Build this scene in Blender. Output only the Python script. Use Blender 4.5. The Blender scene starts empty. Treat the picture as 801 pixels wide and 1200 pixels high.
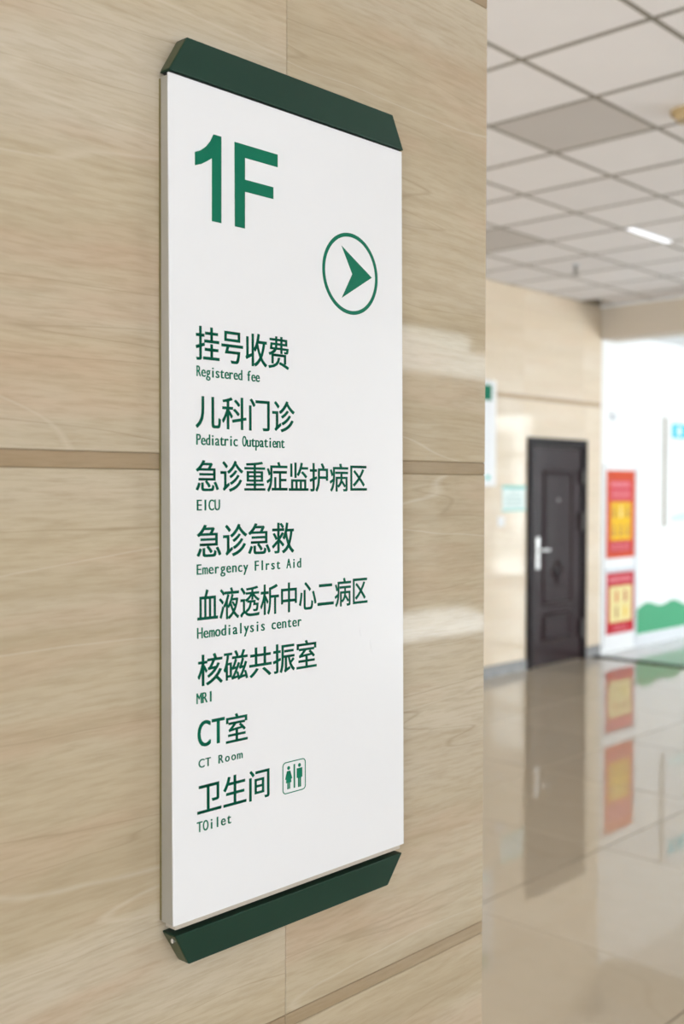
import bpy, bmesh, math, random
from mathutils import Vector, Matrix
random.seed(7)
C = bpy.context.scene.collection
S = bpy.context.scene
PI = math.pi

# ------------------------------------------------------------------ camera
W, Hh = 801, 1200
F_PX = 1288.48
CAM_Z = 1.6573
cam_d = bpy.data.cameras.new('camera')
cam = bpy.data.objects.new('camera', cam_d); C.objects.link(cam)
Fv = Vector((0.7269, 0.6864, -0.0224)).normalized()
Rv = Vector((0.6866, -0.7270, 0.0026)); Rv = (Rv - Fv * Rv.dot(Fv)).normalized()
Uv = Rv.cross(Fv)
m = Matrix((Rv, Uv, -Fv)).transposed().to_4x4(); m.translation = Vector((0, 0, CAM_Z))
cam.matrix_world = m
cam_d.sensor_fit = 'VERTICAL'; cam_d.sensor_height = 36.0
cam_d.lens = 36.0 * F_PX / Hh
cam_d.clip_start = 0.05; cam_d.clip_end = 200
cam_d.dof.use_dof = True
cam_d.dof.focus_distance = 1.19
cam_d.dof.aperture_fstop = 4.6
S.camera = cam

# ------------------------------------------------------------------ view, world, light
S.view_settings.view_transform = 'Standard'
S.view_settings.look = 'None'
S.view_settings.exposure = 0.0
S.view_settings.gamma = 1.0
S.view_settings.use_curve_mapping = False
wd = bpy.data.worlds.new('sky'); S.world = wd; wd.use_nodes = True
bg = wd.node_tree.nodes['Background']
bg.inputs[0].default_value = (0.93, 0.97, 1.0, 1); bg.inputs[1].default_value = 5.0


def area(name, loc, rot, sx, sy, power, col=(1, 1, 1)):
    d = bpy.data.lights.new(name, 'AREA'); d.shape = 'RECTANGLE'; d.size = sx; d.size_y = sy
    d.energy = power; d.color = col
    o = bpy.data.objects.new(name, d); C.objects.link(o); o.location = loc; o.rotation_euler = rot
    return o

WY = -5.5          # window wall
EX = 16.0          # far end wall of the lobby
Y2 = 5.629         # wall with the door
D = 0.8672         # wall that carries the sign
HC = 3.4545        # hall ceiling
HL = 3.22          # lobby ceiling
# daylight through the windows and added fill lights (all stand just outside the openings)
area('daylight_hall', (1.2, WY - 0.35, 1.95), (PI / 2, 0, 0), 5.4, 2.3, 85, (0.89, 0.90, 1.0))
area('ceiling_fill_hall', (1.2, WY - 0.45, 1.3), (math.radians(128), 0, 0), 5.4, 1.2, 105, (0.89, 0.90, 1.0))  # added fill tilted upward to brighten the ceiling
area('rear_fill', (-3.35, 3.65, 1.95), (math.radians(94), 0, -PI / 2), 3.3, 2.3, 400, (0.89, 0.90, 1.0))  # added fill behind an unseen window, lifts far ceiling, door wall and beam
area('side_fill', (-3.35, -2.6, 1.95), (math.radians(100), 0, -PI / 2), 4.6, 2.3, 110, (0.89, 0.90, 1.0))  # added fill at the unseen end of the hall
area('ceiling_fill_side', (9.6, WY - 1.05, -0.10), (math.radians(168), 0, 0), 4.6, 1.5, 120, (0.90, 0.92, 1.0))  # added upward fill for the ceiling, also brightens the wall reflection
area('daylight_lobby', (13.2, WY - 0.35, 1.6), (PI / 2, 0, 0), 4.6, 2.9, 760, (0.98, 0.965, 1.0))
area('daylight_entrance', (EX + 0.35, 0.15, 1.55), (PI / 2, 0, PI / 2), 1.3, 2.9, 36, (0.90, 0.94, 1.0))

area('ceiling_fill_lobby', (13.9, WY - 0.8, 0.35), (math.radians(140), 0, math.radians(28)), 3.0, 1.0, 380, (0.92, 0.93, 1.0))  # added fill aimed under the beam at the far hall ceiling
# ------------------------------------------------------------------ materials
def mat(name, col, rough=0.5, metal=0.0, spec=0.5, coat=0.0, emit=None, es=0.0, noise=None, bump=None):
    """plain principled material with light procedural mottling"""
    M = bpy.data.materials.new(name); M.use_nodes = True
    nt = M.node_tree; b = nt.nodes['Principled BSDF']
    b.inputs['Roughness'].default_value = rough; b.inputs['Metallic'].default_value = metal
    b.inputs['Specular IOR Level'].default_value = spec; b.inputs['Coat Weight'].default_value = coat
    tc = nt.nodes.new('ShaderNodeTexCoord')
    sc, amt = noise or (30.0, 0.04)
    n = nt.nodes.new('ShaderNodeTexNoise'); n.inputs['Scale'].default_value = sc; n.inputs['Detail'].default_value = 4
    nt.links.new(tc.outputs['Object'], n.inputs['Vector'])
    mx = nt.nodes.new('ShaderNodeMix'); mx.data_type = 'RGBA'
    mx.inputs[6].default_value = (*[c * (1 - amt) for c in col], 1)
    mx.inputs[7].default_value = (*[min(1, c * (1 + amt)) for c in col], 1)
    nt.links.new(n.outputs[0], mx.inputs[0]); nt.links.new(mx.outputs[2], b.inputs['Base Color'])
    if emit:
        b.inputs['Emission Color'].default_value = (*emit, 1); b.inputs['Emission Strength'].default_value = es
    if bump:
        bs, bd = bump
        n2 = nt.nodes.new('ShaderNodeTexNoise'); n2.inputs['Scale'].default_value = bs
        nt.links.new(tc.outputs['Object'], n2.inputs['Vector'])
        bp = nt.nodes.new('ShaderNodeBump'); bp.inputs['Strength'].default_value = bd; bp.inputs['Distance'].default_value = 0.002
        nt.links.new(n2.outputs[0], bp.inputs['Height']); nt.links.new(bp.outputs[0], b.inputs['Normal'])
    return M


def srgb(r, g, b):
    f = lambda c: (c / 255 / 12.92) if c / 255 <= 0.04045 else ((c / 255 + 0.055) / 1.055) ** 2.4
    return (f(r), f(g), f(b))


def stone(name, base, dark, light, pink, rough=0.1, scale=1.0, vein=1.0, coat=0.0, bump=0.05):
    """polished ceramic tile with long horizontal travertine veins (x along, z up), random per tile"""
    M = bpy.data.materials.new(name); M.use_nodes = True
    nt = M.node_tree; N = nt.nodes; Lk = nt.links; b = N['Principled BSDF']
    b.inputs['Roughness'].default_value = rough; b.inputs['Coat Weight'].default_value = coat
    tc = N.new('ShaderNodeTexCoord'); oi = N.new('ShaderNodeObjectInfo')
    off = N.new('ShaderNodeVectorMath'); off.operation = 'SCALE'; off.inputs[0].default_value = (13.1, 7.7, 23.3)
    Lk.new(oi.outputs['Random'], off.inputs['Scale'])
    add = N.new('ShaderNodeVectorMath'); add.operation = 'ADD'
    Lk.new(tc.outputs['Object'], add.inputs[0]); Lk.new(off.outputs[0], add.inputs[1])
    # gentle warp of the layers
    wn = N.new('ShaderNodeTexNoise'); wn.inputs['Scale'].default_value = 2.2 * scale; wn.inputs['Detail'].default_value = 3
    wm = N.new('ShaderNodeMapping'); wm.inputs['Scale'].default_value = (1, 1, 1.6)
    Lk.new(add.outputs[0], wm.inputs[0]); Lk.new(wm.outputs[0], wn.inputs['Vector'])
    ws = N.new('ShaderNodeVectorMath'); ws.operation = 'SCALE'; ws.inputs['Scale'].default_value = 0.035 / scale
    Lk.new(wn.outputs['Color'], ws.inputs[0])
    ad2 = N.new('ShaderNodeVectorMath'); ad2.operation = 'ADD'
    Lk.new(add.outputs[0], ad2.inputs[0]); Lk.new(ws.outputs[0], ad2.inputs[1])

    def layer(sx, sz, det, rotz, lo, hi, rg=0.55):
        mp = N.new('ShaderNodeMapping'); mp.inputs['Scale'].default_value = (sx * scale, sx * scale, sz * scale)
        mp.inputs['Rotation'].default_value = (0, rotz, 0)
        Lk.new(ad2.outputs[0], mp.inputs[0])
        n = N.new('ShaderNodeTexNoise'); n.inputs['Scale'].default_value = 1.0; n.inputs['Detail'].default_value = det
        n.inputs['Roughness'].default_value = rg
        Lk.new(mp.outputs[0], n.inputs['Vector'])
        r = N.new('ShaderNodeMapRange'); r.inputs['From Min'].default_value = lo; r.inputs['From Max'].default_value = hi
        Lk.new(n.outputs[0], r.inputs[0]); return n, r

    def mix(a, bcol, fac, amt):
        mx = N.new('ShaderNodeMix'); mx.data_type = 'RGBA'
        mu = N.new('ShaderNodeMath'); mu.operation = 'MULTIPLY'; mu.inputs[1].default_value = amt
        Lk.new(fac, mu.inputs[0]); Lk.new(mu.outputs[0], mx.inputs[0])
        if isinstance(a, tuple): mx.inputs[6].default_value = (*a, 1)
        else: Lk.new(a, mx.inputs[6])
        mx.inputs[7].default_value = (*bcol, 1)
        return mx.outputs[2]
    n1, r1 = layer(1.2, 11, 5, 0.03, 0.40, 0.70)
    col = mix(base, dark, r1.outputs[0], 0.38 * vein)
    n2, r2 = layer(3.5, 75, 6, 0.05, 0.48, 0.74, 0.7)
    col = mix(col, dark, r2.outputs[0], 0.45 * vein)
    n3, r3 = layer(0.9, 7, 3, -0.02, 0.50, 0.70)
    col = mix(col, light, r3.outputs[0], 0.75 * vein)
    n4, r4 = layer(2.2, 12, 3, 0.02, 0.50, 0.66)
    col = mix(col, pink, r4.outputs[0], 0.55 * vein)
    # fine grain
    n5, r5 = layer(22, 240, 4, 0.05, 0.42, 0.72, 0.6)
    col = mix(col, dark, r5.outputs[0], 0.42 * vein)
    # thin drawn veins: ridge of a stretched noise
    def ridge(sx, sz, rot, width, bcol, col, amt):
        n6, _ = layer(sx, sz, 3, rot, 0, 1, 0.45)
        s1 = N.new('ShaderNodeMath'); s1.operation = 'SUBTRACT'; s1.inputs[1].default_value = 0.5
        s2 = N.new('ShaderNodeMath'); s2.operation = 'ABSOLUTE'
        s3 = N.new('ShaderNodeMapRange'); s3.inputs['From Min'].default_value = 0.0; s3.inputs['From Max'].default_value = width
        s3.inputs['To Min'].default_value = 1.0; s3.inputs['To Max'].default_value = 0.0
        Lk.new(n6.outputs[0], s1.inputs[0]); Lk.new(s1.outputs[0], s2.inputs[0]); Lk.new(s2.outputs[0], s3.inputs[0])
        return mix(col, bcol, s3.outputs[0], amt)
    col = ridge(0.7, 9.0, 0.05, 0.0035, tuple(c * 0.85 for c in dark), col, 0.38 * vein)
    col = ridge(0.35, 3.2, -0.03, 0.0022, tuple(min(1, c * 1.08) for c in light), col, 0.36 * vein)
    # slight tone change from tile to tile
    hv = N.new('ShaderNodeHueSaturation')
    mr = N.new('ShaderNodeMapRange'); mr.inputs['To Min'].default_value = 0.97; mr.inputs['To Max'].default_value = 1.03
    Lk.new(oi.outputs['Random'], mr.inputs[0]); Lk.new(mr.outputs[0], hv.inputs['Value']); Lk.new(col, hv.inputs['Color'])
    Lk.new(hv.outputs[0], b.inputs['Base Color'])
    if bump:
        bp = N.new('ShaderNodeBump'); bp.inputs['Strength'].default_value = bump; bp.inputs['Distance'].default_value = 0.0006
        Lk.new(n2.outputs[0], bp.inputs['Height']); Lk.new(bp.outputs[0], b.inputs['Normal'])
    return M


def tone(name, c0, c1, rough, spec=0.5, sc=3.0):
    """material whose tone differs a little from object to object"""
    M = mat(name, c0, rough, spec=spec, noise=(sc, 0.03)); nt = M.node_tree
    b = nt.nodes['Principled BSDF']; src = b.inputs['Base Color'].links[0].from_socket
    oi = nt.nodes.new('ShaderNodeObjectInfo'); mx = nt.nodes.new('ShaderNodeMix'); mx.data_type = 'RGBA'
    mx.blend_type = 'MULTIPLY'; mx.inputs[0].default_value = 1.0
    r = nt.nodes.new('ShaderNodeMix'); r.data_type = 'RGBA'
    r.inputs[6].default_value = (1, 1, 1, 1); r.inputs[7].default_value = (*[b_ / a_ for a_, b_ in zip(c0, c1)], 1)
    nt.links.new(oi.outputs['Random'], r.inputs[0])
    nt.links.new(src, mx.inputs[6]); nt.links.new(r.outputs[2], mx.inputs[7]); nt.links.new(mx.outputs[2], b.inputs['Base Color'])
    return M

M_TILE = stone('veined_wall_tile', (0.520, 0.425, 0.298), (0.35, 0.26, 0.16), (0.58, 0.50, 0.40), (0.52, 0.365, 0.255), rough=0.045, bump=0.02)
M_STRIP = stone('veined_strip_tile', (0.37, 0.275, 0.175), (0.26, 0.18, 0.10), (0.41, 0.32, 0.22), (0.38, 0.26, 0.16), rough=0.08)
M_FAR = stone('far_wall_tile', (0.76, 0.645, 0.50), (0.58, 0.46, 0.32), (0.80, 0.71, 0.60), (0.74, 0.59, 0.45), rough=0.06, bump=0.01, scale=0.7, vein=0.7)
M_FARSTRIP = stone('far_strip_tile', (0.50, 0.36, 0.23), (0.40, 0.27, 0.16), (0.54, 0.41, 0.28), (0.50, 0.36, 0.23), rough=0.14)
M_FLOOR = stone('polished_floor_tile', (0.45, 0.375, 0.28), (0.39, 0.32, 0.225), (0.49, 0.42, 0.33), (0.46, 0.37, 0.275), rough=0.03, scale=0.5, vein=0.45, bump=0.0)
M_LOBBYFLOOR = stone('lobby_floor_tile', (0.62, 0.62, 0.60), (0.52, 0.52, 0.50), (0.70, 0.70, 0.69), (0.62, 0.60, 0.58), rough=0.06, scale=0.5, vein=0.4, bump=0.0)
M_GROUT = mat('dark_grout', (0.27, 0.20, 0.12), 0.8)
M_FGROUT = mat('floor_grout', (0.06, 0.05, 0.04), 0.8, spec=0.1)
M_BACK = mat('mortar', (0.36, 0.29, 0.20), 0.9)
M_WHITE = mat('white_wall_paint', (0.86, 0.87, 0.88), 0.55)
M_PLAIN = mat('hall_wall_paint', (0.62, 0.55, 0.44), 0.6)
M_CEIL = tone('ceiling_board', (0.88, 0.855, 0.865), (0.83, 0.805, 0.815), 0.75)
M_CEILD = tone('grey_ceiling_board', (0.60, 0.565, 0.545), (0.58, 0.55, 0.53), 0.75)
M_BAR = mat('shaded_grid_metal', (0.23, 0.205, 0.17), 0.5)  # dark tone includes the shade of the recessed grid
M_VOID = mat('ceiling_void', (0.03, 0.03, 0.03), 0.9)
M_BEAM = mat('beam_plaster', (0.60, 0.52, 0.42), 0.6)
M_BASE = mat('grey_baseboard_stone', (0.27, 0.27, 0.275), 0.2, noise=(14, 0.35))
M_PANEL = mat('white_acrylic_panel', (0.80, 0.785, 0.80), 0.25, noise=(4, 0.015))
M_ALU = mat('brushed_aluminium_edge', (0.43, 0.40, 0.35), 0.35, 0.3, noise=(60, 0.06))
M_LIP = mat('beige_frame_lip', (0.50, 0.44, 0.37), 0.4)
M_GREEN = mat('dark_green_lacquer', (0.008, 0.036, 0.022), 0.45, spec=0.28, noise=(8, 0.1))
M_GREENEDGE = mat('dark_green_end_plate', (0.05, 0.062, 0.025), 0.4)
M_LET = mat('green_vinyl', (0.0015, 0.150, 0.082), 0.5, spec=0.15)
M_LET2 = mat('green_vinyl_small', (0.001, 0.175, 0.095), 0.5, spec=0.15)
M_DOOR = mat('dark_door_lacquer', (0.022, 0.009, 0.011), 0.17, spec=0.22, noise=(20, 0.15))
M_DOORF = mat('dark_door_frame', (0.007, 0.004, 0.005), 0.3, spec=0.15)
M_CHROME = mat('satin_chrome', (0.75, 0.74, 0.73), 0.25, 0.7)
M_TEAL = mat('teal_print', (0.16, 0.60, 0.56), 0.45, spec=0.2)
M_PALE = mat('pale_teal_print', (0.80, 0.92, 0.91), 0.45, spec=0.2)
M_GREYTXT = mat('grey_print', (0.52, 0.68, 0.68), 0.45, spec=0.2)
M_PWHITE = mat('white_board_plastic', (0.84, 0.85, 0.87), 0.35)
M_PGREY = mat('grey_board_plastic', (0.60, 0.64, 0.69), 0.4)
M_ORANGE = mat('orange_print', (0.62, 0.070, 0.018), 0.45, spec=0.2)
M_RED = mat('red_print', (0.50, 0.008, 0.02), 0.45, spec=0.2)
M_PINK = mat('pink_print', (0.62, 0.05, 0.07), 0.45, spec=0.2)
M_LPINK = mat('light_pink_print', (0.75, 0.25, 0.30), 0.45, spec=0.2)
M_YEL = mat('yellow_print', (0.82, 0.50, 0.01), 0.45, spec=0.2)
M_CREAM = mat('cream_print', (0.80, 0.70, 0.34), 0.45, spec=0.2)
M_OCH = mat('ochre_print', (0.42, 0.20, 0.08), 0.45, spec=0.2)
M_MURAL = mat('mural_green_paint', (0.06, 0.36, 0.18), 0.5)
M_AQUA = mat('aqua_print', (0.02, 0.55, 0.68), 0.45, spec=0.2)
M_LAMP = mat('lamp_diffuser', (0.9, 0.9, 0.95), 0.4, emit=(0.93, 0.95, 1.0), es=0.95)
M_TAN = mat('yellowed_plastic', (0.42, 0.30, 0.15), 0.45)
M_DARK = mat('dark_metal', (0.09, 0.085, 0.08), 0.4, 0.3)
M_FRAME = mat('window_frame_metal', (0.5, 0.5, 0.5), 0.4)
# window glass: thin pane, mostly clear with a surface reflection
M_GLASS = bpy.data.materials.new('clear_window_glass'); M_GLASS.use_nodes = True
_n = M_GLASS.node_tree; _n.nodes.remove(_n.nodes['Principled BSDF'])
_t = _n.nodes.new('ShaderNodeBsdfTransparent'); _t.inputs[0].default_value = (0.95, 0.98, 0.97, 1)
_g = _n.nodes.new('ShaderNodeBsdfGlossy'); _g.inputs['Roughness'].default_value = 0.02
_lw = _n.nodes.new('ShaderNodeLayerWeight'); _lw.inputs[0].default_value = 0.5
_p = _n.nodes.new('ShaderNodeMath'); _p.operation = 'POWER'; _p.inputs[1].default_value = 5.0
_f = _n.nodes.new('ShaderNodeMath'); _f.operation = 'MULTIPLY_ADD'; _f.inputs[1].default_value = 0.9; _f.inputs[2].default_value = 0.06
_n.links.new(_lw.outputs['Facing'], _p.inputs[0]); _n.links.new(_p.outputs[0], _f.inputs[0]); _m = _n.nodes.new('ShaderNodeMixShader')
_n.links.new(_f.outputs[0], _m.inputs[0]); _n.links.new(_t.outputs[0], _m.inputs[1]); _n.links.new(_g.outputs[0], _m.inputs[2])
_n.links.new(_m.outputs[0], _n.nodes['Material Output'].inputs[0])

# ------------------------------------------------------------------ mesh helpers
def link(name, me, mt, parent=None, loc=None):
    o = bpy.data.objects.new(name, me); C.objects.link(o)
    if mt is not None and not me.materials: me.materials.append(mt)
    if parent is not None: o.parent = parent
    if loc: o.location = loc
    return o


def bevel(bm, w, seg=2):
    if w > 0:
        bmesh.ops.bevel(bm, geom=list(bm.edges), offset=w, segments=seg, profile=0.5, affect='EDGES')


def add_box(bm, a, b):
    vs = [bm.verts.new((x, y, z)) for x in (a[0], b[0]) for y in (a[1], b[1]) for z in (a[2], b[2])]
    for f in ((0, 1, 3, 2), (4, 6, 7, 5), (0, 4, 5, 1), (2, 3, 7, 6), (0, 2, 6, 4), (1, 5, 7, 3)):
        bm.faces.new([vs[i] for i in f])


def to_mesh(bm, name='m', smooth=False):
    bmesh.ops.recalc_face_normals(bm, faces=bm.faces)
    me = bpy.data.meshes.new(name); bm.to_mesh(me); bm.free()
    if smooth:
        for p in me.polygons: p.use_smooth = True
    return me


def box(name, a, b, mt, parent=None, bev=0.0, seg=2):
    bm = bmesh.new(); add_box(bm, a, b); bevel(bm, bev, seg)
    return link(name, to_mesh(bm, name), mt, parent)


def boxes(name, lst, mt, parent=None):
    bm = bmesh.new()
    for a, b in lst: add_box(bm, a, b)
    return link(name, to_mesh(bm, name), mt, parent)


def cyl(bm, c, r0, r1, h, axis='Z', n=24):
    g = bmesh.ops.create_cone(bm, cap_ends=True, segments=n, radius1=r0, radius2=r1, depth=h)
    R = {'Z': Matrix.Identity(4), 'Y': Matrix.Rotation(PI / 2, 4, 'X'), 'X': Matrix.Rotation(PI / 2, 4, 'Y')}[axis]
    bmesh.ops.transform(bm, matrix=Matrix.Translation(c) @ R, verts=g['verts'])


def empty(name, loc, label=None, cat=None, group=None):
    o = bpy.data.objects.new(name, None); C.objects.link(o); o.location = loc
    o.empty_display_size = 0.05
    if label: o['label'] = label; o['category'] = cat
    if group: o['group'] = group
    bpy.context.view_layer.update()
    return o


def under(parent, *objs):
    """parent objects modelled in world coordinates under an Empty, keeping their place"""
    for o in objs:
        o.parent = parent; o.matrix_parent_inverse = Matrix.Translation(-parent.location)


def struct(o, label=None):
    o['kind'] = 'structure'
    if label: o['label'] = label
    return o

# ------------------------------------------------------------------ setting: wall that carries the sign
wn = struct(box('wall_front', (-3.0, D + 0.008, 0), (1.190, D + 0.70, HC + 0.05), M_BACK))
wn['label'] = 'wall clad in veined beige tiles behind the directory sign'; wn['category'] = 'wall'
P = 0.6145
rows = [1.6821 + k * P for k in range(-3, 3)]           # centres of the narrow strips
SH = 0.0155
G = 0.0006                                               # joint width
XE = 1.1958


def tile_mesh(w, h, t, bev):
    bm = bmesh.new(); add_box(bm, (0, 0, 0), (w, t, h)); bevel(bm, bev, 1)
    return to_mesh(bm, 'tile')
xs = [-3.0, -2.3695, -1.7695, -1.1695, -0.5695, 0.2305, 0.8305, XE]
prev = 0.0
random.seed(3)
for r_i, zc in enumerate(rows + [HC + 0.02]):
    top = zc - SH / 2
    if r_i == len(rows): top = HC
    for k in range(len(xs) - 1):
        w = xs[k + 1] - xs[k]
        if top - prev > 0.03:
            me = tile_mesh(w - G, top - prev - 2 * G, 0.011, 0.0008)
            o = link('tile', me, M_TILE, wn, (xs[k] + G / 2, D + 0.0002 * random.random(), prev + G))
        if r_i < len(rows):
            me = tile_mesh(w - G, SH - G, 0.0105, 0.0006)
            o = link('strip_tile', me, M_STRIP, wn, (xs[k] + G / 2, D + 0.0005, zc - SH / 2 + G / 2))
    prev = zc + SH / 2
# end face of the wall (towards the hall) in the same tile
prev = 0.0
for r_i, zc in enumerate(rows + [HC + 0.02]):
    top = zc - SH / 2 if r_i < len(rows) else HC
    if top - prev > 0.03:
        bm = bmesh.new(); add_box(bm, (1.188, D + 0.0115, prev + G), (XE - 0.0003, D + 0.70, top - G)); bevel(bm, 0.0008, 1)
        link('tile', to_mesh(bm), M_TILE, wn)
    if r_i < len(rows):
        bm = bmesh.new(); add_box(bm, (1.188, D + 0.0115, zc - SH / 2 + G / 2), (XE - 0.0006, D + 0.70, zc + SH / 2 - G / 2)); link('strip_tile', to_mesh(bm), M_STRIP, wn)
    prev = zc + SH / 2
box('grout', (-2.99, D + 0.0016, 0), (1.1942, D + 0.0075, HC), M_GROUT, wn)

# ------------------------------------------------------------------ setting: wall with the door, beige part and white part
XW = 9.70
wf = struct(box('wall_back', (-3.0, Y2 + 0.012, 0), (XW, Y2 + 0.3, HC + 0.05), M_BACK))
wf['label'] = 'polished beige tiled wall around the dark door'; wf['category'] = 'wall'
fx = [-3.0] + [0.35 + k for k in range(-3, 10)] + [XW]
fz = [0.10, 0.875, 1.675, 2.475, 3.275, HC]
DX0, DX1, DZ1 = 8.402, 9.412, 2.119
for i in range(len(fx) - 1):
    for j in range(len(fz) - 1):
        z0 = fz[j] + (0.02 if j == 3 else 0.0); z1 = fz[j + 1] - (0.02 if j == 2 else 0.0)
        spans = [(fx[i], fx[i + 1], z0, z1)]
        a, b = fx[i], fx[i + 1]
        if b > DX0 and a < DX1 and z0 < DZ1:                # cut round the door
            spans = []
            if a < DX0: spans.append((a, DX0, z0, min(z1, 9)))
            if b > DX1: spans.append((DX1, b, z0, z1))
            if z1 > DZ1: spans.append((max(a, DX0), min(b, DX1), DZ1, z1))
        for (a1, b1, c0, c1) in spans:
            if b1 - a1 < 0.03 or c1 - c0 < 0.03: continue
            me = tile_mesh(b1 - a1 - 0.0015, c1 - c0 - 0.0015, 0.011, 0.001)
            link('tile', me, M_FAR, wf, (a1 + 0.00075, Y2 + 0.0002, c0 + 0.00075))
    me = tile_mesh(fx[i + 1] - fx[i] - 0.0015, 0.0385, 0.011, 0.001)
    link('strip_tile', me, M_FARSTRIP, wf, (fx[i], Y2 + 0.0008, 2.4558))
bb = struct(box('baseboard_back', (-3.0, Y2 - 0.012, 0), (DX0 - 0.002, Y2 + 0.011, 0.098), M_BASE, bev=0.002))
struct(box('baseboard_door_side', (DX1 + 0.002, Y2 - 0.012, 0), (XW, Y2 + 0.011, 0.098), M_BASE, bev=0.002))

ww = struct(box('wall_lobby', (XW + 0.002, Y2, 0), (EX + 0.2, Y2 + 0.3, HC), M_WHITE))
ww['label'] = 'bright white lobby wall beyond the beam'; ww['category'] = 'wall'
struct(box('baseboard_lobby', (10.40, Y2 - 0.010, 0), (EX, Y2 - 0.0005, 0.118), mat('white_baseboard_tile', (0.74, 0.76, 0.80), 0.15), bev=0.002))
# painted green hills along the foot of the white wall
pts = []
n = 110
for i in range(n + 1):
    x = 10.44 + (EX - 10.45) * i / n
    z = 0.405 + 0.028 * math.sin((x - 10.44) * 2 * PI / 0.62 - 0.6) + 0.022 * math.sin((x - 10.44) * 2 * PI / 1.7)
    pts.append((x, z))
bm = bmesh.new()
for (x0, z0), (x1, z1) in zip(pts, pts[1:]):
    add_box(bm, (x0, Y2 - 0.0022, 0.128), (x1, Y2 - 0.0002, min(z0, z1)))
    vs = [bm.verts.new(p) for p in ((x0, Y2 - 0.0022, min(z0, z1)), (x1, Y2 - 0.0022, min(z0, z1)), (x1, Y2 - 0.0022, z1) if z1 > z0 else (x0, Y2 - 0.0022, z0))]
    bm.faces.new(vs)
hills = link('painted_hills', to_mesh(bm), M_MURAL, ww)

# remaining walls (outside the frame, they close the hall)
def wall_with_openings(name, axis, at, t, u0, u1, ztop, ops, m_):
    """wall of thickness t on plane axis=at, with rectangular openings (ua, ub, za, zb)"""
    us = sorted({u0, u1} | {o[0] for o in ops} | {o[1] for o in ops})
    bm = bmesh.new()
    for a, b in zip(us, us[1:]):
        holes = sorted((o[2], o[3]) for o in ops if o[0] <= a and o[1] >= b)
        z = 0.0
        for za, zb in holes + [(ztop, ztop)]:
            if za - z > 0.001:
                if axis == 'y': add_box(bm, (a, at - t, z), (b, at, za))
                else: add_box(bm, (at, a, z), (at + t, b, za))
            z = zb
    return struct(link(name, to_mesh(bm), m_))

hall_ops = [(-1.2, 0.4, 0.8, 3.1), (0.6, 2.0, 0.8, 3.1), (2.2, 3.6, 0.8, 3.1), (8.05, 10.55, 0.03, 3.38),
            (10.9, 13.1, 0.15, 3.05), (13.3, 15.5, 0.15, 3.05)]
ww2 = wall_with_openings('wall_window', 'y', WY, 0.2, -3.0, EX + 0.2, HC + 0.05, hall_ops, M_PLAIN)
end_ops = [(-0.30, 0.62, 0.06, 3.0)]
we = wall_with_openings('wall_entrance', 'x', EX, 0.2, WY, Y2, HC + 0.05, end_ops, M_WHITE)
side_ops = [(-4.9, -2.7, 0.8, 3.1), (-2.5, -0.3, 0.8, 3.1), (2.0, 5.3, 0.8, 3.1)]  # unseen windows, added to let the fill lights in
wsd = wall_with_openings('wall_side', 'x', -3.2, 0.2, WY, Y2 + 0.3, HC + 0.05, side_ops, M_PLAIN)
for i, (a, b, z0, z1) in enumerate(side_ops):
    e = struct(empty('window_%d' % (i + 10), (-3.1, (a + b) / 2, z0)))
    o1 = boxes('window_frame', [((-3.13, a, z0), (-3.07, a + 0.05, z1)), ((-3.13, b - 0.05, z0), (-3.07, b, z1)),
                                ((-3.13, a + .05, z0), (-3.07, b - .05, z0 + 0.05)), ((-3.13, a + .05, z1 - 0.05), (-3.07, b - .05, z1))], M_FRAME)
    o2 = box('pane', (-3.102, a + .05, z0 + .05), (-3.098, b - .05, z1 - .05), M_GLASS)
    under(e, o1, o2)
for i, (a, b, z0, z1) in enumerate(hall_ops):
    e = struct(empty('window_%d' % (i + 1), ((a + b) / 2, WY - 0.1, z0)))
    if i == 3:                                                 # wide undivided glazing
        under(e, boxes('window_frame', [((a, WY - 0.13, z0), (a + 0.05, WY - 0.07, z1)), ((b - 0.05, WY - 0.13, z0), (b, WY - 0.07, z1)),
                                        ((a + 0.05, WY - 0.13, z1 - 0.05), (b - 0.05, WY - 0.07, z1))], M_FRAME),
              box('pane', (a + 0.05, WY - 0.102, z0), (b - 0.05, WY - 0.098, z1 - 0.05), M_GLASS))
        continue
    o1 = boxes('window_frame', [((a, WY - 0.13, z0), (a + 0.05, WY - 0.07, z1)), ((b - 0.05, WY - 0.13, z0), (b, WY - 0.07, z1)),
                                ((a + 0.05, WY - 0.13, z0), (b - 0.05, WY - 0.07, z0 + 0.05)), ((a + 0.05, WY - 0.13, z1 - 0.05), (b - 0.05, WY - 0.07, z1)),
                                (((a + b) / 2 - 0.02, WY - 0.12, z0 + 0.05), ((a + b) / 2 + 0.02, WY - 0.08, z1 - 0.05))], M_FRAME)
    o2 = box('pane', (a + 0.05, WY - 0.102, z0 + 0.05), ((a + b) / 2 - 0.02, WY - 0.098, z1 - 0.05), M_GLASS)
    o3 = box('pane', ((a + b) / 2 + 0.02, WY - 0.102, z0 + 0.05), (b - 0.05, WY - 0.098, z1 - 0.05), M_GLASS)
    under(e, o1, o2, o3)
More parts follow.
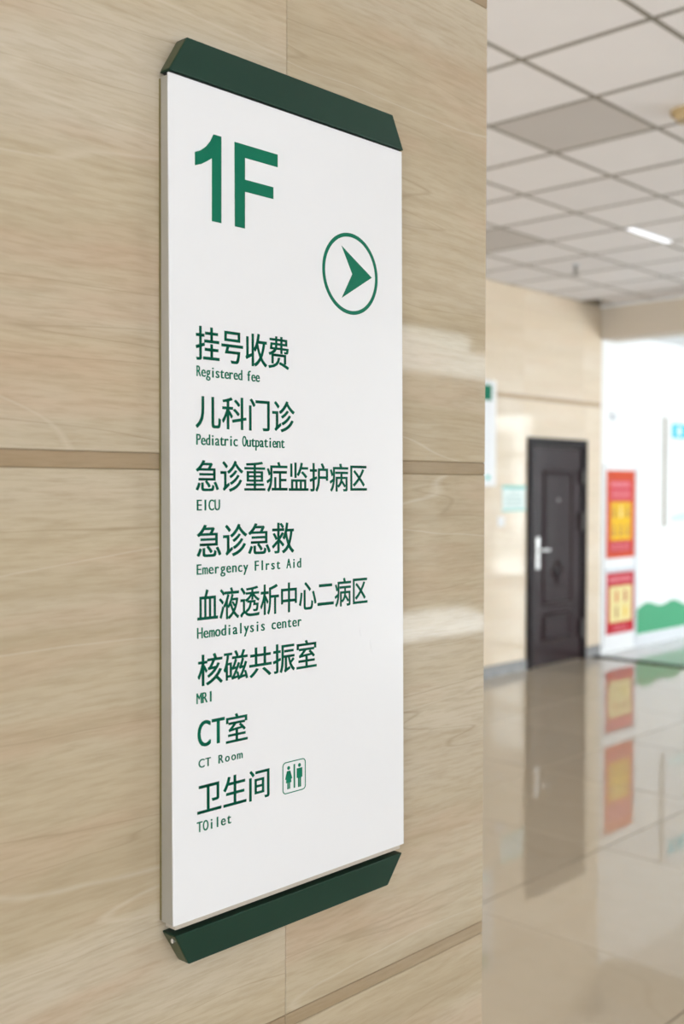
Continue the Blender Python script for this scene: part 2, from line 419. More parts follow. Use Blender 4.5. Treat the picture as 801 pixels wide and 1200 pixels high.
for i, (a, b, z0, z1) in enumerate(end_ops):
    e = struct(empty('window_%d' % (i + 7), (EX + 0.1, (a + b) / 2, z0)))
    o1 = boxes('window_frame', [((EX + .07, a, z0), (EX + .13, a + 0.06, z1)), ((EX + .07, b - 0.06, z0), (EX + .13, b, z1)),
                                ((EX + .07, a + .06, z0), (EX + .13, b - .06, z0 + 0.08)), ((EX + .07, a + .06, z1 - 0.06), (EX + .13, b - .06, z1)),
                                ((EX + .07, a + .06, 2.2), (EX + .13, b - .06, 2.26))], M_FRAME)
    o2 = box('pane', (EX + .098, a + .06, z0 + .08), (EX + .102, b - .06, 2.2), M_GLASS)
    o3 = box('pane', (EX + .098, a + .06, 2.26), (EX + .102, b - .06, z1 - .06), M_GLASS)
    under(e, o1, o2, o3)

# ------------------------------------------------------------------ floor
XT0, XT1 = 9.535, 9.650                                   # dark threshold strip between hall and lobby
fl = struct(box('floor', (-3.2, WY - 0.2, -0.12), (EX + 0.3, Y2 + 0.3, -0.012), M_FGROUT))
fl['label'] = 'glossy tiled floor'; fl['category'] = 'floor'
FX0, FY0 = 3.481, 2.577
gf = 0.006
floor_meshes = {}
def floor_tile(x0, x1, y0, y1, m_, name='tile'):
    key = (round(x1 - x0, 3), round(y1 - y0, 3), m_.name)
    if key not in floor_meshes:
        bm = bmesh.new(); add_box(bm, (0, 0, -0.012), (x1 - x0 - gf, y1 - y0 - gf, 0)); bevel(bm, 0.0006, 1)
        me = to_mesh(bm); me.materials.append(m_); floor_meshes[key] = me
    link(name, floor_meshes[key], m_, fl, (x0 + gf / 2, y0 + gf / 2, 0))
FXS = [-3.2] + [FX0 + k for k in range(-6, 7) if FX0 + k < XT0 - 0.05] + [XT0]
FYS = [WY - 0.2] + [FY0 + k for k in range(-7, 4)] + [Y2 + 0.01]
FYS = [y for i, y in enumerate(FYS) if i == 0 or y - FYS[i - 1] > 0.06]
FXS = [x for i, x in enumerate(FXS) if i == 0 or x - FXS[i - 1] > 0.06]
for x0, x1 in zip(FXS, FXS[1:]):
    for y0, y1 in zip(FYS, FYS[1:]): floor_tile(x0, x1, y0, y1, M_FLOOR)
LXS = [XT1] + [XT1 + 0.8 * k for k in range(1, 8)] + [EX + 0.2]
for x0, x1 in zip(LXS, LXS[1:]):
    for y0, y1 in zip(FYS, FYS[1:]): floor_tile(x0, x1, y0, y1, M_LOBBYFLOOR)
struct(box('trim_threshold', (XT0 + 0.002, WY, -0.012), (XT1 - 0.002, Y2, -0.001), mat('dark_threshold_stone', (0.05, 0.047, 0.04), 0.9, spec=0.0, noise=(12, 0.3))))

# ground and hedge outside the windows
struct(box('trim_pavement', (-12, -40, -0.30), (40, WY - 0.21, -0.13), mat('pale_pavement', (0.50, 0.49, 0.48), 0.8)))
for k, (hx, hw) in enumerate(((-6, 9), (4, 10.5), (15.5, 12))):
    struct(box('trim_outer_building', (hx, -13.5, -0.13), (hx + hw, -7.6, 3.05 + 0.15 * k), mat('outer_building_plaster', (0.10, 0.085, 0.065), 0.8)))
# ------------------------------------------------------------------ ceiling
ce = struct(box('ceiling', (-3.2, WY - 0.2, HC + 0.10), (XW + 0.3, Y2 + 0.3, HC + 0.16), M_VOID))
ce['label'] = 'suspended grid ceiling of pale square boards'; ce['category'] = 'ceiling'
CX0, CY0, T = 3.905, 2.659, 0.6
bm = bmesh.new(); add_box(bm, (0.013, 0.009, 0), (T - 0.013, T - 0.009, 0.012)); bevel(bm, 0.003, 1)
cme = to_mesh(bm)
cmed = cme.copy(); cme.materials.append(M_CEIL); cmed.materials.append(M_CEILD)
rest = bmesh.new()
XB = 9.66
random.seed(11)
for i in range(-12, 10):
    x0 = CX0 + i * T
    for j in range(-14, 5):
        y0 = CY0 + j * T
        x1, y1 = min(x0 + T, XB), min(y0 + T, Y2)
        if x0 < -3.1 or x1 - x0 < 0.03 or y1 - y0 < 0.03 or y0 < WY - 0.1: continue
        lamp_here = (i, j) == (5, 1)
        dark = (i, j) in ((1, 0), (4, 3))
        full = (x1 - x0 > 0.59 and y1 - y0 > 0.59)
        if lamp_here:
            bm = bmesh.new(); add_box(bm, (x0 + 0.011, y0 + 0.011, HC + 0.001), (x1 - 0.011, 3.765, HC + 0.013)); link('ceiling_tile', to_mesh(bm), M_CEIL, ce)
        elif x0 > 2.6 and y0 > 0.2:
            if full:
                link('ceiling_tile', cmed if dark else cme, None, ce, (x0, y0, HC + 0.001 + 0.002 * random.random()))
            else:
                bm = bmesh.new(); g = 0.011
                xr = x1 - g
                if x0 > 9.2 and y0 > 5.0: y1 -= 0.17         # the badly cut board that leaves a dark gap in the corner
                add_box(bm, (x0 + g, y0 + g, HC + 0.002), (xr, y1 - 0.004, HC + 0.012)); link('ceiling_tile', to_mesh(bm), M_CEIL, ce)
        else:
            add_box(rest, (x0 + 0.011, y0 + 0.011, HC + 0.002), (x1 - 0.011, y1 - 0.011, HC + 0.012))
o = link('ceiling_tile', to_mesh(rest), M_CEIL, ce); o['kind'] = 'stuff'
bars = []
for i in range(-12, 10):
    x = CX0 + i * T
    if -3.1 < x < XB - 0.02: bars.append(((x - 0.012, WY, HC), (x + 0.012, Y2, HC + 0.03)))
for a, b in bars: box('grid_bar', a, b, M_BAR, ce)
for j in range(-14, 6):
    y = CY0 + j * T
    if WY < y < Y2 - 0.02: box('grid_bar', (-3.1, y - 0.0118, HC + 0.0006), (XB, y + 0.0118, HC + 0.0296), M_BAR, ce)
lc = struct(box('ceiling_lobby', (XW + 0.28, WY - 0.2, HL), (EX + 0.3, Y2 + 0.3, HL + 0.08), M_WHITE))
# beam between hall and lobby
bmr = struct(box('trim_beam', (9.672, WY, 3.128), (9.99, Y2 - 0.001, HC + 0.12), M_BEAM, bev=0.004))
struct(box('trim_beam_edge', (9.655, WY, HC - 0.022), (9.6715, Y2 - 0.001, HC - 0.001), M_WHITE, bev=0.002))

# ------------------------------------------------------------------ the directory sign
Z0e, E0, Z1e, E1 = 2.056, 0.0135, 1.228, 0.0208
def fy(z, lift=0.0):                                       # front face of the panel leans out a little at its foot
    return D - (E0 + (z - Z0e) * (E1 - E0) / (Z1e - Z0e)) - lift
sign = empty('directory_sign', (0.83, D, 1.184), 'tall white hospital directory sign with dark green caps fixed to veined tile wall', 'sign')


def prism(name, front, back, mt, bev=0.0, parent=sign):
    """solid between two polygons with the same vertex count"""
    bm = bmesh.new()
    a = [bm.verts.new(p) for p in front]; b = [bm.verts.new(p) for p in back]
    bm.faces.new(a); bm.faces.new(list(reversed(b)))
    for i in range(len(a)):
        j = (i + 1) % len(a); bm.faces.new((a[j], a[i], b[i], b[j]))
    bevel(bm, bev, 2)
    o = link(name, to_mesh(bm), mt); under(parent, o); return o
XL, XR = 0.6597, 1.0062
ZT, ZB = 2.0545, 1.2290
# carcass behind the face: backing plate, then aluminium body
prism('backing_plate', [(XL - 0.0012, D - 0.0022, ZB + .002), (XR + 0.0005, D - 0.0022, ZB + .002), (XR + 0.0005, D - 0.0022, ZT - .002), (XL - 0.0012, D - 0.0022, ZT - .002)],
      [(XL - 0.0012, D - 0.0002, ZB + .002), (XR + 0.0005, D - 0.0002, ZB + .002), (XR + 0.0005, D - 0.0002, ZT - .002), (XL - 0.0012, D - 0.0002, ZT - .002)],
      mat('olive_backing_edge', (0.20, 0.16, 0.06), 0.5))
def quad(x0, x1, z0, z1, lift):
    return [(x0, fy(z0, lift), z0), (x1, fy(z0, lift), z0), (x1, fy(z1, lift), z1), (x0, fy(z1, lift), z1)]
def quady(x0, x1, z0, z1, y):
    return [(x0, y, z0), (x1, y, z0), (x1, y, z1), (x0, y, z1)]
prism('side_frame', quad(XL, XR - 0.001, ZB + .0005, ZT - 0.0005, -0.0022), quady(XL - 0.0009, XR - 0.001, ZB + .0005, ZT - 0.0005, D - 0.0023), M_ALU, 0.0006)
prism('face_panel', quad(XL - 0.0003, XR, ZB, ZT + 0.002, 0.0), quad(XL - 0.0003, XR, ZB, ZT + 0.002, -0.0021), M_PANEL, 0.0007)
prism('bottom_lip', quad(XL + 0.004, XR - 0.004, ZB - 0.0052, ZB - 0.0002, -0.0030), quady(XL + 0.004, XR - 0.004, ZB - 0.0052, ZB - 0.0002, D - 0.003), M_LIP)
# green caps: trapezoid hoods
def cap(name, zi, zo, ein, eout, sgn, xin0, xin1, inset):
    fr = [(xin0, D - ein, zi), (xin1, D - ein, zi), (xin1 - inset, D - eout, zo), (xin0 + inset, D - eout, zo)]
    bk = [(xin0, D - 0.0004, zi), (xin1, D - 0.0004, zi), (xin1 - inset, D - 0.0004, zo), (xin0 + inset, D - 0.0004, zo)]
    o = prism(name, fr, bk, M_GREEN, 0.0006)
    # end plates, slightly let in
    for s, x in ((-1, xin0), (1, xin1)):
        xo = x + (inset if s < 0 else -inset)
        d = 0.0006 * s; k = 0.10
        A = lambda t, y: (x + (xo - x) * t + d, y, zi + (zo - zi) * t)
        e_ = lambda t: ein + (eout - ein) * t
        f2 = [A(0.05, D - e_(0) * 0.93), A(0.95, D - e_(1) * 0.93), A(0.95, D - 0.0015), A(0.05, D - 0.0015)]
        b2 = [(px - d * 2, py, pz) for px, py, pz in f2]
        o2 = prism('end_plate', f2, b2, M_GREENEDGE)
        o2.parent = o; o2.matrix_parent_inverse = Matrix.Identity(4)
    return o
ct = cap('top_cap', 2.0580, 2.0945, 0.0152, 0.0165, 1, 0.6590, 1.0070, 0.0212)
cb = cap('bottom_cap', 1.2195, 1.1845, 0.0215, 0.0170, -1, 0.6610, 1.0020, 0.0205)
# black strip standing in for the shadow under the top cap and small screw at the bottom cap end
prism('gap_shadow', quad(XL + 0.003, XR - 0.003, 2.0566, 2.0579, -0.0015), quady(XL + 0.003, XR - 0.003, 2.0566, 2.0579, D - 0.002), M_VOID)
bm = bmesh.new(); cyl(bm, (0.6652, D - 0.0135, 1.2120), 0.0024, 0.0020, 0.004, 'X', 12); sc_ = link('screw', to_mesh(bm), M_CHROME); under(sign, sc_)

# ---- lettering
def front_mesh(name, tris_or_polys, mt, lift=0.00035):
    """polygons given in (x, z) laid on the sign face with a hair of thickness"""
    bm = bmesh.new()
    for poly in tris_or_polys:
        a = [bm.verts.new((x, fy(z, lift), z)) for x, z in poly]
        b = [bm.verts.new((x, fy(z, -0.0001), z)) for x, z in poly]
        try:
            bm.faces.new(a)
            for i in range(len(a)):
                j = (i + 1) % len(a); bm.faces.new((a[j], a[i], b[i], b[j]))
        except ValueError: pass
    me = to_mesh(bm); o = link(name, me, mt); under(sign, o); return o


_glyph = {}
def glyph(ch, off=0.0):
    """flat 2-D triangles of a character from the built-in font, size 1"""
    if (ch, off) in _glyph: return _glyph[(ch, off)]
    cu = bpy.data.curves.new('g', 'FONT'); cu.body = ch; cu.size = 1.0; cu.resolution_u = 4; cu.offset = off
    ob = bpy.data.objects.new('g', cu); C.objects.link(ob)
    dg = bpy.context.evaluated_depsgraph_get(); dg.update()
    me = bpy.data.meshes.new_from_object(ob.evaluated_get(dg))
    polys = [[tuple(me.vertices[v].co[:2]) for v in p.vertices] for p in me.polygons]
    bpy.data.objects.remove(ob); bpy.data.curves.remove(cu); bpy.data.meshes.remove(me)
    _glyph[(ch, off)] = polys
    return polys


def bbox(polys):
    X = [p[0] for q in polys for p in q]; Z = [p[1] for q in polys for p in q]
    return min(X), max(X), min(Z), max(Z)


def place(polys, sx, sz, ox, oz):
    return [[(ox + x * sx, oz + z * sz) for x, z in q] for q in polys]


def cjk_line(text, x0, x1, z0, z1, mt=M_LET2, off=0.0, bold=0.011):
    """full-width characters fitted cell by cell into the measured box"""
    polys = []; n = len(text)
    ref = bbox(glyph('国', off)); em0, em1 = ref[2], ref[3]
    cell = (x1 - x0) / (n - 0.07); sz = (z1 - z0) / (em1 - em0) * 1.0
    for i, ch in enumerate(text):
        g = glyph(ch, off)
        sx = cell * 1.0
        for bx, bz in ((-bold, -bold * .6), (bold, bold * .6), (bold, -bold * .6), (-bold, bold * .6)):
            polys += place(g, sx, sz, x0 - 0.035 * cell + i * cell + bx * sx, z0 - em0 * sz + bz * sz)
    return front_mesh('lettering', polys, mt)


def mono_line(text, x0, x1, z0, cap_h, mt=M_LET2, off=0.0, fill=0.86, bold=0.018):
    """half-width monospaced Latin letters"""
    n = len(text); cell = (x1 - x0) / (n - 0.15); polys = []
    H_ = bbox(glyph('H', off)); sz = cap_h / (H_[3] - 0.0)
    for i, ch in enumerate(text):
        if ch == ' ': continue
        g = glyph(ch, off); a = bbox(g); w = a[1] - a[0]
        sx = cell * fill / w
        lim = sz * (0.95 if ch not in 'il I' else 1.0)
        if sx > lim: sx = lim
        cx = x0 + (i + 0.42) * cell
        for bx in (-bold, bold):
            polys += place(g, sx, sz, cx - (a[0] + a[1]) / 2 * sx + bx * sz, z0)
    return front_mesh('lettering', polys, mt)

def lab(o, t): o['label'] = t
lab(cjk_line('挂号收费', 0.6912, 0.8184, 1.7828, 1.8148), 'green Chinese lettering')
mono_line('Registered fee', 0.6922, 0.7757, 1.7668, 0.0105)
cjk_line('儿科门诊', 0.6907, 0.8254, 1.7160, 1.7470)
mono_line('Pediatric Outpatient', 0.6914, 0.8111, 1.6990, 0.0108)
cjk_line('急诊重症监护病区', 0.6902, 0.9419, 1.6528, 1.6822)
mono_line('EICU', 0.6912, 0.7208, 1.6340, 0.0107)
cjk_line('急诊急救', 0.6909, 0.8242, 1.5871, 1.6178)
mono_line('Emergency FIrst Aid', 0.6904, 0.8353, 1.5704, 0.0103)
cjk_line('血液透析中心二病区', 0.6912, 0.9423, 1.5234, 1.5534)
mono_line('Hemodialysis center', 0.6910, 0.8358, 1.5070, 0.0108)
cjk_line('核磁共振室', 0.6914, 0.8586, 1.4595, 1.4888)
mono_line('MRI', 0.6897, 0.7107, 1.4424, 0.0105)
cjk_line('室', 0.7268, 0.7568, 1.3958, 1.4238)
mono_line('CT', 0.6912, 0.7250, 1.3990, 0.0255, off=0.0, fill=0.86)
mono_line('CT Room', 0.6918, 0.7494, 1.3783, 0.0085)
cjk_line('卫生间', 0.6893, 0.7883, 1.3312, 1.3611)
mono_line('TOilet', 0.6892, 0.7341, 1.3145, 0.0103)

# 1F
one = [(0.6914, 1.9735), (0.6914, 1.9866), (0.6985, 1.9897), (0.7055, 1.9950), (0.7110, 2.0015), (0.7153, 2.0093), (0.7256, 2.0093),
       (0.7249, 1.9226), (0.7126, 1.9226), (0.7131, 1.9851), (0.7070, 1.9810), (0.6995, 1.9765)]
eff = [(0.7430, 2.0083), (0.8031, 2.0085), (0.8030, 1.9952), (0.7570, 1.9950), (0.7568, 1.9728), (0.7966, 1.9729), (0.7966, 1.9605),
       (0.7568, 1.9604), (0.7565, 1.9227), (0.7428, 1.9226)]
lab(front_mesh('floor_number', [one, eff], M_LET), 'large green 1F')
# ring with arrow
cx, cz, ro, ri = 0.9157, 1.8989, 0.0459, 0.0416
ring = []
for k in range(72):
    a0, a1 = 2 * PI * k / 72, 2 * PI * (k + 1) / 72
    ring.append([(cx + ro * math.cos(a0), cz + ro * math.sin(a0)), (cx + ro * math.cos(a1), cz + ro * math.sin(a1)),
                 (cx + ri * math.cos(a1), cz + ri * math.sin(a1)), (cx + ri * math.cos(a0), cz + ri * math.sin(a0))])
front_mesh('arrow_ring', ring, M_LET)
front_mesh('arrow', [[(0.9010, 1.9284), (0.9515, 1.8996), (0.9184, 1.8991)], [(0.9515, 1.8996), (0.9010, 1.8702), (0.9184, 1.8991)]], M_LET)
# toilet pictogram
ix0, ix1, iz0, iz1 = 0.8060, 0.8406, 1.3284, 1.3627
def rrect(x0, x1, z0, z1, r, n=5):
    out = []
    for (cx_, cz_, a) in ((x1 - r, z1 - r, 0), (x0 + r, z1 - r, 90), (x0 + r, z0 + r, 180), (x1 - r, z0 + r, 270)):
        for k in range(n + 1):
            t = math.radians(a + 90 * k / n); out.append((cx_ + r * math.cos(t), cz_ + r * math.sin(t)))
    return out
A = rrect(ix0, ix1, iz0, iz1, 0.0045); B = rrect(ix0 + .0010, ix1 - .0010, iz0 + .0010, iz1 - .0010, 0.0037)
front_mesh('pictogram_border', [[A[i], A[(i + 1) % len(A)], B[(i + 1) % len(B)], B[i]] for i in range(len(A))], M_LET2)
w_, h_ = ix1 - ix0, iz1 - iz0
def q(pts): return [(ix0 + x * w_, iz0 + z * h_) for x, z in pts]
def disc(x, z, r):
    return [(ix0 + x * w_ + r * w_ * math.cos(2 * PI * k / 14), iz0 + z * h_ + r * w_ * math.sin(2 * PI * k / 14)) for k in range(14)]
fig = [disc(0.26, 0.80, 0.060),
       q([(0.19, 0.71), (0.33, 0.71), (0.375, 0.34), (0.145, 0.34)]), q([(0.19, 0.71), (0.235, 0.68), (0.165, 0.44), (0.11, 0.46)]),
       q([(0.33, 0.71), (0.41, 0.46), (0.355, 0.44), (0.285, 0.68)]), q([(0.20, 0.35), (0.25, 0.35), (0.25, 0.14), (0.20, 0.14)]), q([(0.27, 0.35), (0.32, 0.35), (0.32, 0.14), (0.27, 0.14)]),
       q([(0.475, 0.13), (0.535, 0.13), (0.535, 0.88), (0.475, 0.88)]),
       disc(0.73, 0.81, 0.060),
       q([(0.61, 0.72), (0.85, 0.72), (0.85, 0.66), (0.61, 0.66)]), q([(0.655, 0.68), (0.805, 0.68), (0.805, 0.40), (0.655, 0.40)]),
       q([(0.61, 0.68), (0.645, 0.68), (0.645, 0.42), (0.61, 0.42)]), q([(0.815, 0.68), (0.85, 0.68), (0.85, 0.42), (0.815, 0.42)]),
       q([(0.665, 0.42), (0.722, 0.42), (0.722, 0.12), (0.665, 0.12)]), q([(0.738, 0.42), (0.795, 0.42), (0.795, 0.12), (0.738, 0.12)])]
front_mesh('pictogram_figures', fig, M_LET2)
# small dents in the acrylic near the right edge
for (dx, dz, s_) in ((0.9472, 1.4735, 1.0), (0.9290, 1.4905, 0.7)):
    bm = bmesh.new()
    for k in range(7):
        t = k / 6; r = 0.0006 * s_ * math.sin(PI * (0.15 + 0.7 * t))
        x = dx + (0.0030 * (1 - t) - 0.002 * t * (1 - t)) * s_; z = dz + (t - 0.5) * 0.013 * s_
        g = bmesh.ops.create_icosphere(bm, subdivisions=1, radius=1.0)
        bmesh.ops.transform(bm, matrix=Matrix.Translation((x, fy(z, 0.0), z)) @ Matrix.Diagonal((r, 0.0003, 0.0016 * s_, 1)), verts=g['verts'])
    o = link('dent', to_mesh(bm, smooth=True), M_PANEL); under(sign, o)

# ------------------------------------------------------------------ door
door = struct(empty('door_1', ((DX0 + DX1) / 2, Y2, 0)), 'dark brown panelled steel door with a chrome lever handle')
door['category'] = 'door'
yf = Y2 - 0.022
FW = 0.075
o1 = boxes('door_frame', [((DX0, yf, 0), (DX0 + FW, Y2 + 0.012, DZ1)), ((DX1 - FW, yf, 0), (DX1, Y2 + 0.012, DZ1)), ((DX0 + FW, yf, DZ1 - FW), (DX1 - FW, Y2 + 0.012, DZ1))], M_DOORF)
o1b = boxes('door_frame', [((DX0 + 0.018, yf - 0.006, 0), (DX0 + 0.03, yf, DZ1 - 0.018)), ((DX1 - 0.03, yf - 0.006, 0), (DX1 - 0.018, yf, DZ1 - 0.018)), ((DX0 + 0.03, yf - 0.006, DZ1 - 0.03), (DX1 - 0.03, yf, DZ1 - 0.018))], M_DOOR)
LX0, LX1, LZ1 = DX0 + FW + 0.003, DX1 - FW - 0.003, DZ1 - FW - 0.003
yl = Y2 - 0.006
leaf = box('door_leaf', (LX0, yl, 0.008), (LX1, Y2 + 0.011, LZ1), M_DOOR, bev=0.002)
def frame_poly(outer, inner, y, h, name='door_moulding'):
    bm = bmesh.new(); n_ = len(outer)
    o_ = [bm.verts.new((x, y, z)) for x, z in outer]; i_ = [bm.verts.new((x, y, z)) for x, z in inner]
    mid = [bm.verts.new(((a[0] + b[0]) / 2, y - h, (a[1] + b[1]) / 2)) for a, b in zip(outer, inner)]
    for k in range(n_):
        j = (k + 1) % n_; bm.faces.new((o_[k], o_[j], mid[j], mid[k])); bm.faces.new((mid[k], mid[j], i_[j], i_[k]))
    return link(name, to_mesh(bm), M_DOOR)
def off_rect(x0, x1, z0, z1, d): return [(x0 + d, z0 + d), (x1 - d, z0 + d), (x1 - d, z1 - d), (x0 + d, z1 - d)]
px0, px1 = LX0 + 0.165, LX1 - 0.165
mo = [frame_poly(off_rect(px0, px1, 0.56, 1.83, 0), off_rect(px0, px1, 0.56, 1.83, 0.045), yl, 0.012),
      frame_poly(off_rect(px0, px1, 0.22, 0.50, 0), off_rect(px0, px1, 0.22, 0.50, 0.05), yl, 0.012)]
xc = (px0 + px1) / 2
dia = lambda cz_, rx, rz: [(xc, cz_ - rz), (xc + rx * .45, cz_ - rz * .45), (xc + rx, cz_), (xc + rx * .45, cz_ + rz * .45), (xc, cz_ + rz), (xc - rx * .45, cz_ + rz * .45), (xc - rx, cz_), (xc - rx * .45, cz_ - rz * .45)]
mo.append(frame_poly(dia(0.87, 0.12, 0.13), dia(0.87, 0.07, 0.08), yl, 0.010))
mo.append(box('door_panel', (px0 + 0.06, yl - 0.006, 1.14), (px1 - 0.06, yl - 0.0003, 1.77), M_DOOR, bev=0.004))
mo.append(box('door_panel', (px0 + 0.065, yl - 0.006, 0.285), (px1 - 0.065, yl - 0.0003, 0.435), M_DOOR, bev=0.004))
bm = bmesh.new()
dv = [bm.verts.new((x, yl - 0.0005, z)) for x, z in dia(0.87, 0.06, 0.07)]; tv = bm.verts.new((xc, yl - 0.014, 0.87))
for k in range(8): bm.faces.new((dv[k], dv[(k + 1) % 8], tv))
mo.append(link('door_stud', to_mesh(bm), M_DOORF))
bm = bmesh.new(); cyl(bm, (xc, yl - 0.008, 1.545), 0.013, 0.011, 0.012, 'Y', 16); mo.append(link('peephole', to_mesh(bm), M_CHROME))
hp = box('handle_plate', (8.545, yl - 0.008, 0.91), (8.600, yl - 0.0003, 1.205), M_CHROME, bev=0.006)
bm = bmesh.new()
cyl(bm, (8.572, yl - 0.03, 1.085), 0.010, 0.010, 0.05, 'Y', 16)
add_box(bm, (8.564, yl - 0.060, 1.076), (8.695, yl - 0.045, 1.094))
hl = link('handle', to_mesh(bm), M_CHROME)
bm = bmesh.new(); cyl(bm, (8.572, yl - 0.011, 0.985), 0.009, 0.009, 0.008, 'Y', 14); kh = link('keyhole', to_mesh(bm), M_DARK)
hg = []
for z0, z1 in ((1.70, 1.83), (1.25, 1.42), (0.21, 0.39)):
    bm = bmesh.new(); cyl(bm, (LX1 - 0.012, yf - 0.010, (z0 + z1) / 2), 0.014, 0.014, z1 - z0, 'Z', 14); hg.append(link('hinge', to_mesh(bm), M_DARK))
under(door, o1, o1b, leaf, *mo, hp, hl, kh, *hg)
for o in (*mo, hp, hl, kh): pass

# ------------------------------------------------------------------ things on the door wall
YW = Y2 - 0.0003
s2 = empty('wall_sign', (7.60, Y2, 1.669), 'white framed wall notice board with green header half hidden by the near wall', 'sign')
a = box('frame', (7.25, YW - 0.022, 1.669), (7.893, YW, 2.587), M_PWHITE, bev=0.010)
b = box('header', (7.33, YW - 0.0235, 2.41), (7.822, YW - 0.0222, 2.545), M_LET2)
c_ = box('sheet', (7.33, YW - 0.0233, 1.80), (7.822, YW - 0.0222, 2.40), mat('sign_sheet', (0.78, 0.80, 0.83), 0.3))
d_ = box('logo_mark', (7.74, YW - 0.0236, 1.725), (7.80, YW - 0.0222, 1.765), M_TEAL)
under(s2, a, b, c_, d_)
def strokes(x0, x1, z0, z1, rows_, y, mt, name='printed_text', fill=0.62, seed=1):
    """short strokes of print, too small to read in the photograph"""
    rnd = random.Random(seed); lst = []; dz = (z1 - z0) / rows_
    for r_ in range(rows_):
        x = x0
        while x < x1 - 0.01:
            w = dz * fill * rnd.uniform(0.5, 1.1); x2 = min(x + w, x1)
            lst.append(((x, y - 0.0006, z0 + r_ * dz + dz * 0.2), (x2, y, z0 + r_ * dz + dz * 0.2 + dz * fill)))
            x = x2 + dz * 0.25
    return boxes(name, lst, mt)
s3 = empty('notice_plate', (8.19, Y2, 1.447), 'small pale teal notice plate left of the dark door', 'sign')
a = box('plate', (8.010, YW - 0.008, 1.447), (8.366, YW, 1.677), M_PALE, bev=0.002)
b = box('top_band', (8.012, YW - 0.0088, 1.652), (8.364, YW - 0.0081, 1.676), M_TEAL)
c_ = box('bottom_band', (8.012, YW - 0.0088, 1.449), (8.364, YW - 0.0081, 1.465), M_TEAL)
d_ = strokes(8.06, 8.31, 1.485, 1.59, 3, YW - 0.0081, M_GREYTXT, seed=4)
e_ = strokes(8.12, 8.26, 1.60, 1.628, 1, YW - 0.0081, M_GREYTXT, seed=5)
under(s3, a, b, c_, d_, e_)
s4 = empty('light_switch', (7.993, Y2, 1.315), 'small white light switch on beige tiles below the pale teal notice', 'switch')
a = box('plate', (7.945, YW - 0.009, 1.315), (8.043, YW, 1.402), M_PWHITE, bev=0.003)
b = box('rocker', (7.965, YW - 0.012, 1.332), (8.023, YW - 0.0088, 1.385), M_PWHITE, bev=0.002)
under(s4, a, b)

# tall white display board with two posters
s5 = empty('display_board', (10.06, Y2, 0.033), 'tall white display board behind the two red posters at white wall', 'board')
a = box('board', (9.745, YW - 0.018, 0.033), (10.385, YW, 1.895), M_PWHITE, bev=0.003)
b = box('shelf_lip', (9.765, YW - 0.034, 0.812), (10.360, YW - 0.0182, 0.842), M_PGREY, bev=0.002)
c_ = box('side_rail', (10.362, YW - 0.026, 0.05), (10.384, YW - 0.0182, 1.88), M_PGREY, bev=0.002)
under(s5, a, b, c_)
YP = YW - 0.0185
p1 = empty('poster', (10.06, Y2 - 0.018, 0.951), 'upper orange red poster with yellow picture panel on the white display board', 'poster')
parts = [box('sheet', (9.778, YP - 0.003, 0.951), (10.348, YP, 1.834), M_ORANGE),
         box('title_block', (9.84, YP - 0.0042, 1.53), (10.28, YP - 0.0031, 1.73), M_PINK),
         strokes(9.86, 10.24, 1.655, 1.72, 1, YP - 0.0043, M_LPINK, 'printed_title', 0.8, 7),
         strokes(9.87, 10.25, 1.55, 1.635, 3, YP - 0.0043, M_LPINK, seed=8),
         box('picture_panel', (9.86, YP - 0.0042, 1.13), (10.27, YP - 0.0031, 1.515), M_YEL),
         box('text_block', (9.84, YP - 0.0042, 1.01), (10.28, YP - 0.0031, 1.115), M_RED),
         strokes(9.86, 10.25, 1.02, 1.105, 3, YP - 0.0043, M_LPINK, seed=9)]
for r_ in range(2):
    for k in range(3):
        x = 9.895 + k * 0.135; z = 1.36 - r_ * 0.19
        bm = bmesh.new(); cyl(bm, (x + 0.03, YP - 0.0046, z + 0.10), 0.022, 0.022, 0.0008, 'Y', 14); add_box(bm, (x + 0.005, YP - 0.005, z), (x + 0.055, YP - 0.0043, z + 0.07))
        parts.append(link('picture', to_mesh(bm), M_CREAM if (k == 1 and r_ == 0) else M_OCH))
under(p1, *parts)
p2 = empty('poster', (10.06, Y2 - 0.018, 0.185), 'lower crimson poster with cream picture panel near the floor', 'poster')
parts = [box('sheet', (9.788, YP - 0.003, 0.185), (10.345, YP, 0.803), M_RED),
         strokes(9.84, 10.29, 0.695, 0.76, 1, YP - 0.0031, M_LPINK, 'printed_title', 0.8, 12),
         box('picture_panel', (9.845, YP - 0.0042, 0.30), (10.295, YP - 0.0031, 0.665), M_CREAM),
         strokes(9.93, 10.20, 0.215, 0.26, 1, YP - 0.0031, M_LPINK, seed=13)]
for r_ in range(2):
    for k in range(2):
        x = 9.955 + k * 0.175; z = 0.49 - r_ * 0.16
        bm = bmesh.new(); cyl(bm, (x + 0.03, YP - 0.0046, z + 0.105), 0.024, 0.024, 0.0008, 'Y', 14)
        add_box(bm, (x + 0.01, YP - 0.005, z + 0.02), (x + 0.055, YP - 0.0043, z + 0.08)); add_box(bm, (x + 0.02, YP - 0.005, z), (x + 0.03, YP - 0.0043, z + 0.02))
        parts.append(link('picture', to_mesh(bm), (M_ORANGE, M_RED, M_OCH, M_YEL)[r_ * 2 + k]))
under(p2, *parts)

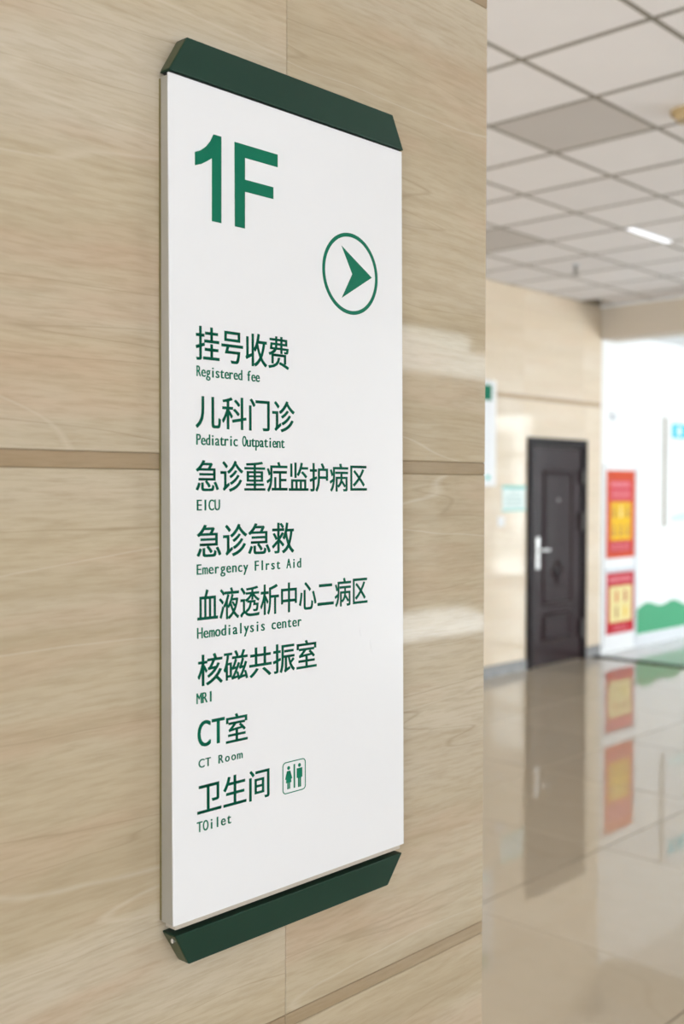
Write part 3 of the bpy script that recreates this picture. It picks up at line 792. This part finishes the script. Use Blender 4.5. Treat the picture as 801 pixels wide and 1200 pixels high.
# board at the right edge with aqua header
s6 = empty('information_board', (11.75, Y2, 1.25), 'white information board with aqua blue header on the bright lobby wall', 'board')
parts = [box('board', (11.012, YW - 0.03, 1.25), (12.60, YW, 2.412), M_PWHITE, bev=0.003),
         box('edge_trim', (10.998, YW - 0.034, 1.245), (11.0115, YW, 2.418), mat('beige_metal_trim', (0.60, 0.57, 0.50), 0.4), bev=0.002),
         box('header', (11.135, YW - 0.0315, 2.205), (12.45, YW - 0.0302, 2.355), M_AQUA),
         strokes(11.50, 12.30, 2.225, 2.335, 1, YW - 0.0316, M_PWHITE, 'printed_title', 0.75, 21)]
bm = bmesh.new(); cyl(bm, (11.305, YW - 0.0319, 2.28), 0.055, 0.055, 0.0009, 'Y', 24); parts.append(link('logo_disc', to_mesh(bm), M_PWHITE))
bm = bmesh.new()
for k in range(40):
    x0 = 11.13 + 1.4 * k / 40; x1 = x0 + 1.4 / 40; zt = 1.355 + 0.03 * math.sin((x0 - 11.13) * 4) + 0.05 * k / 40
    add_box(bm, (x0, YW - 0.0315, 1.30), (x1, YW - 0.0302, zt))
parts.append(link('wave_print', to_mesh(bm), mat('light_aqua_print', (0.62, 0.88, 0.88), 0.45)))
under(s6, *parts)
s7 = empty('wall_sensor', (9.90, Y2, 2.34), 'tiny grey sensor high on white wall above the red posters', 'sensor')
a = box('body', (9.872, YW - 0.03, 2.345), (9.925, YW, 2.40), M_PGREY, bev=0.004)
bm = bmesh.new(); cyl(bm, (9.898, YW - 0.034, 2.372), 0.014, 0.010, 0.012, 'Y', 14); b = link('lens', to_mesh(bm), M_PGREY)
under(s7, a, b)

# ------------------------------------------------------------------ things on the ceiling
l1 = empty('ceiling_lamp', (7.205, 3.81, HC), 'slim lit white strip lamp set in the grid ceiling', 'lamp')
a = box('housing', (6.917, 3.775, HC - 0.004), (7.493, 3.840, HC + 0.03), M_PWHITE, bev=0.001)
b = box('diffuser', (6.922, 3.780, HC - 0.009), (7.488, 3.835, HC - 0.0042), M_LAMP, bev=0.001)
under(l1, a, b)
dt = empty('smoke_detector', (4.965, 2.425, HC), 'round yellowed smoke detector on ceiling at the right edge', 'detector')
bm = bmesh.new(); cyl(bm, (4.965, 2.425, HC - 0.008), 0.085, 0.085, 0.018, 'Z', 32); a = link('base', to_mesh(bm), M_TAN)
bm = bmesh.new(); cyl(bm, (4.965, 2.425, HC - 0.033), 0.058, 0.072, 0.03, 'Z', 32); b = link('chamber', to_mesh(bm), M_TAN)
under(dt, a, b)
sp = empty('sprinkler_head', (7.75, 4.74, HC), 'small dark sprinkler head hanging from the ceiling near the beam', 'sprinkler')
bm = bmesh.new(); cyl(bm, (7.75, 4.74, HC - 0.003), 0.035, 0.030, 0.008, 'Z', 24); a = link('escutcheon', to_mesh(bm), M_PGREY)
bm = bmesh.new(); cyl(bm, (7.75, 4.74, HC - 0.03), 0.013, 0.010, 0.05, 'Z', 14); add_box(bm, (7.733, 4.736, HC - 0.08), (7.737, 4.744, HC - 0.05)); add_box(bm, (7.763, 4.736, HC - 0.08), (7.767, 4.744, HC - 0.05)); b = link('body', to_mesh(bm), M_DARK)
bm = bmesh.new(); cyl(bm, (7.75, 4.74, HC - 0.082), 0.027, 0.027, 0.004, 'Z', 18); c_ = link('deflector', to_mesh(bm), M_DARK)
under(sp, a, b, c_)
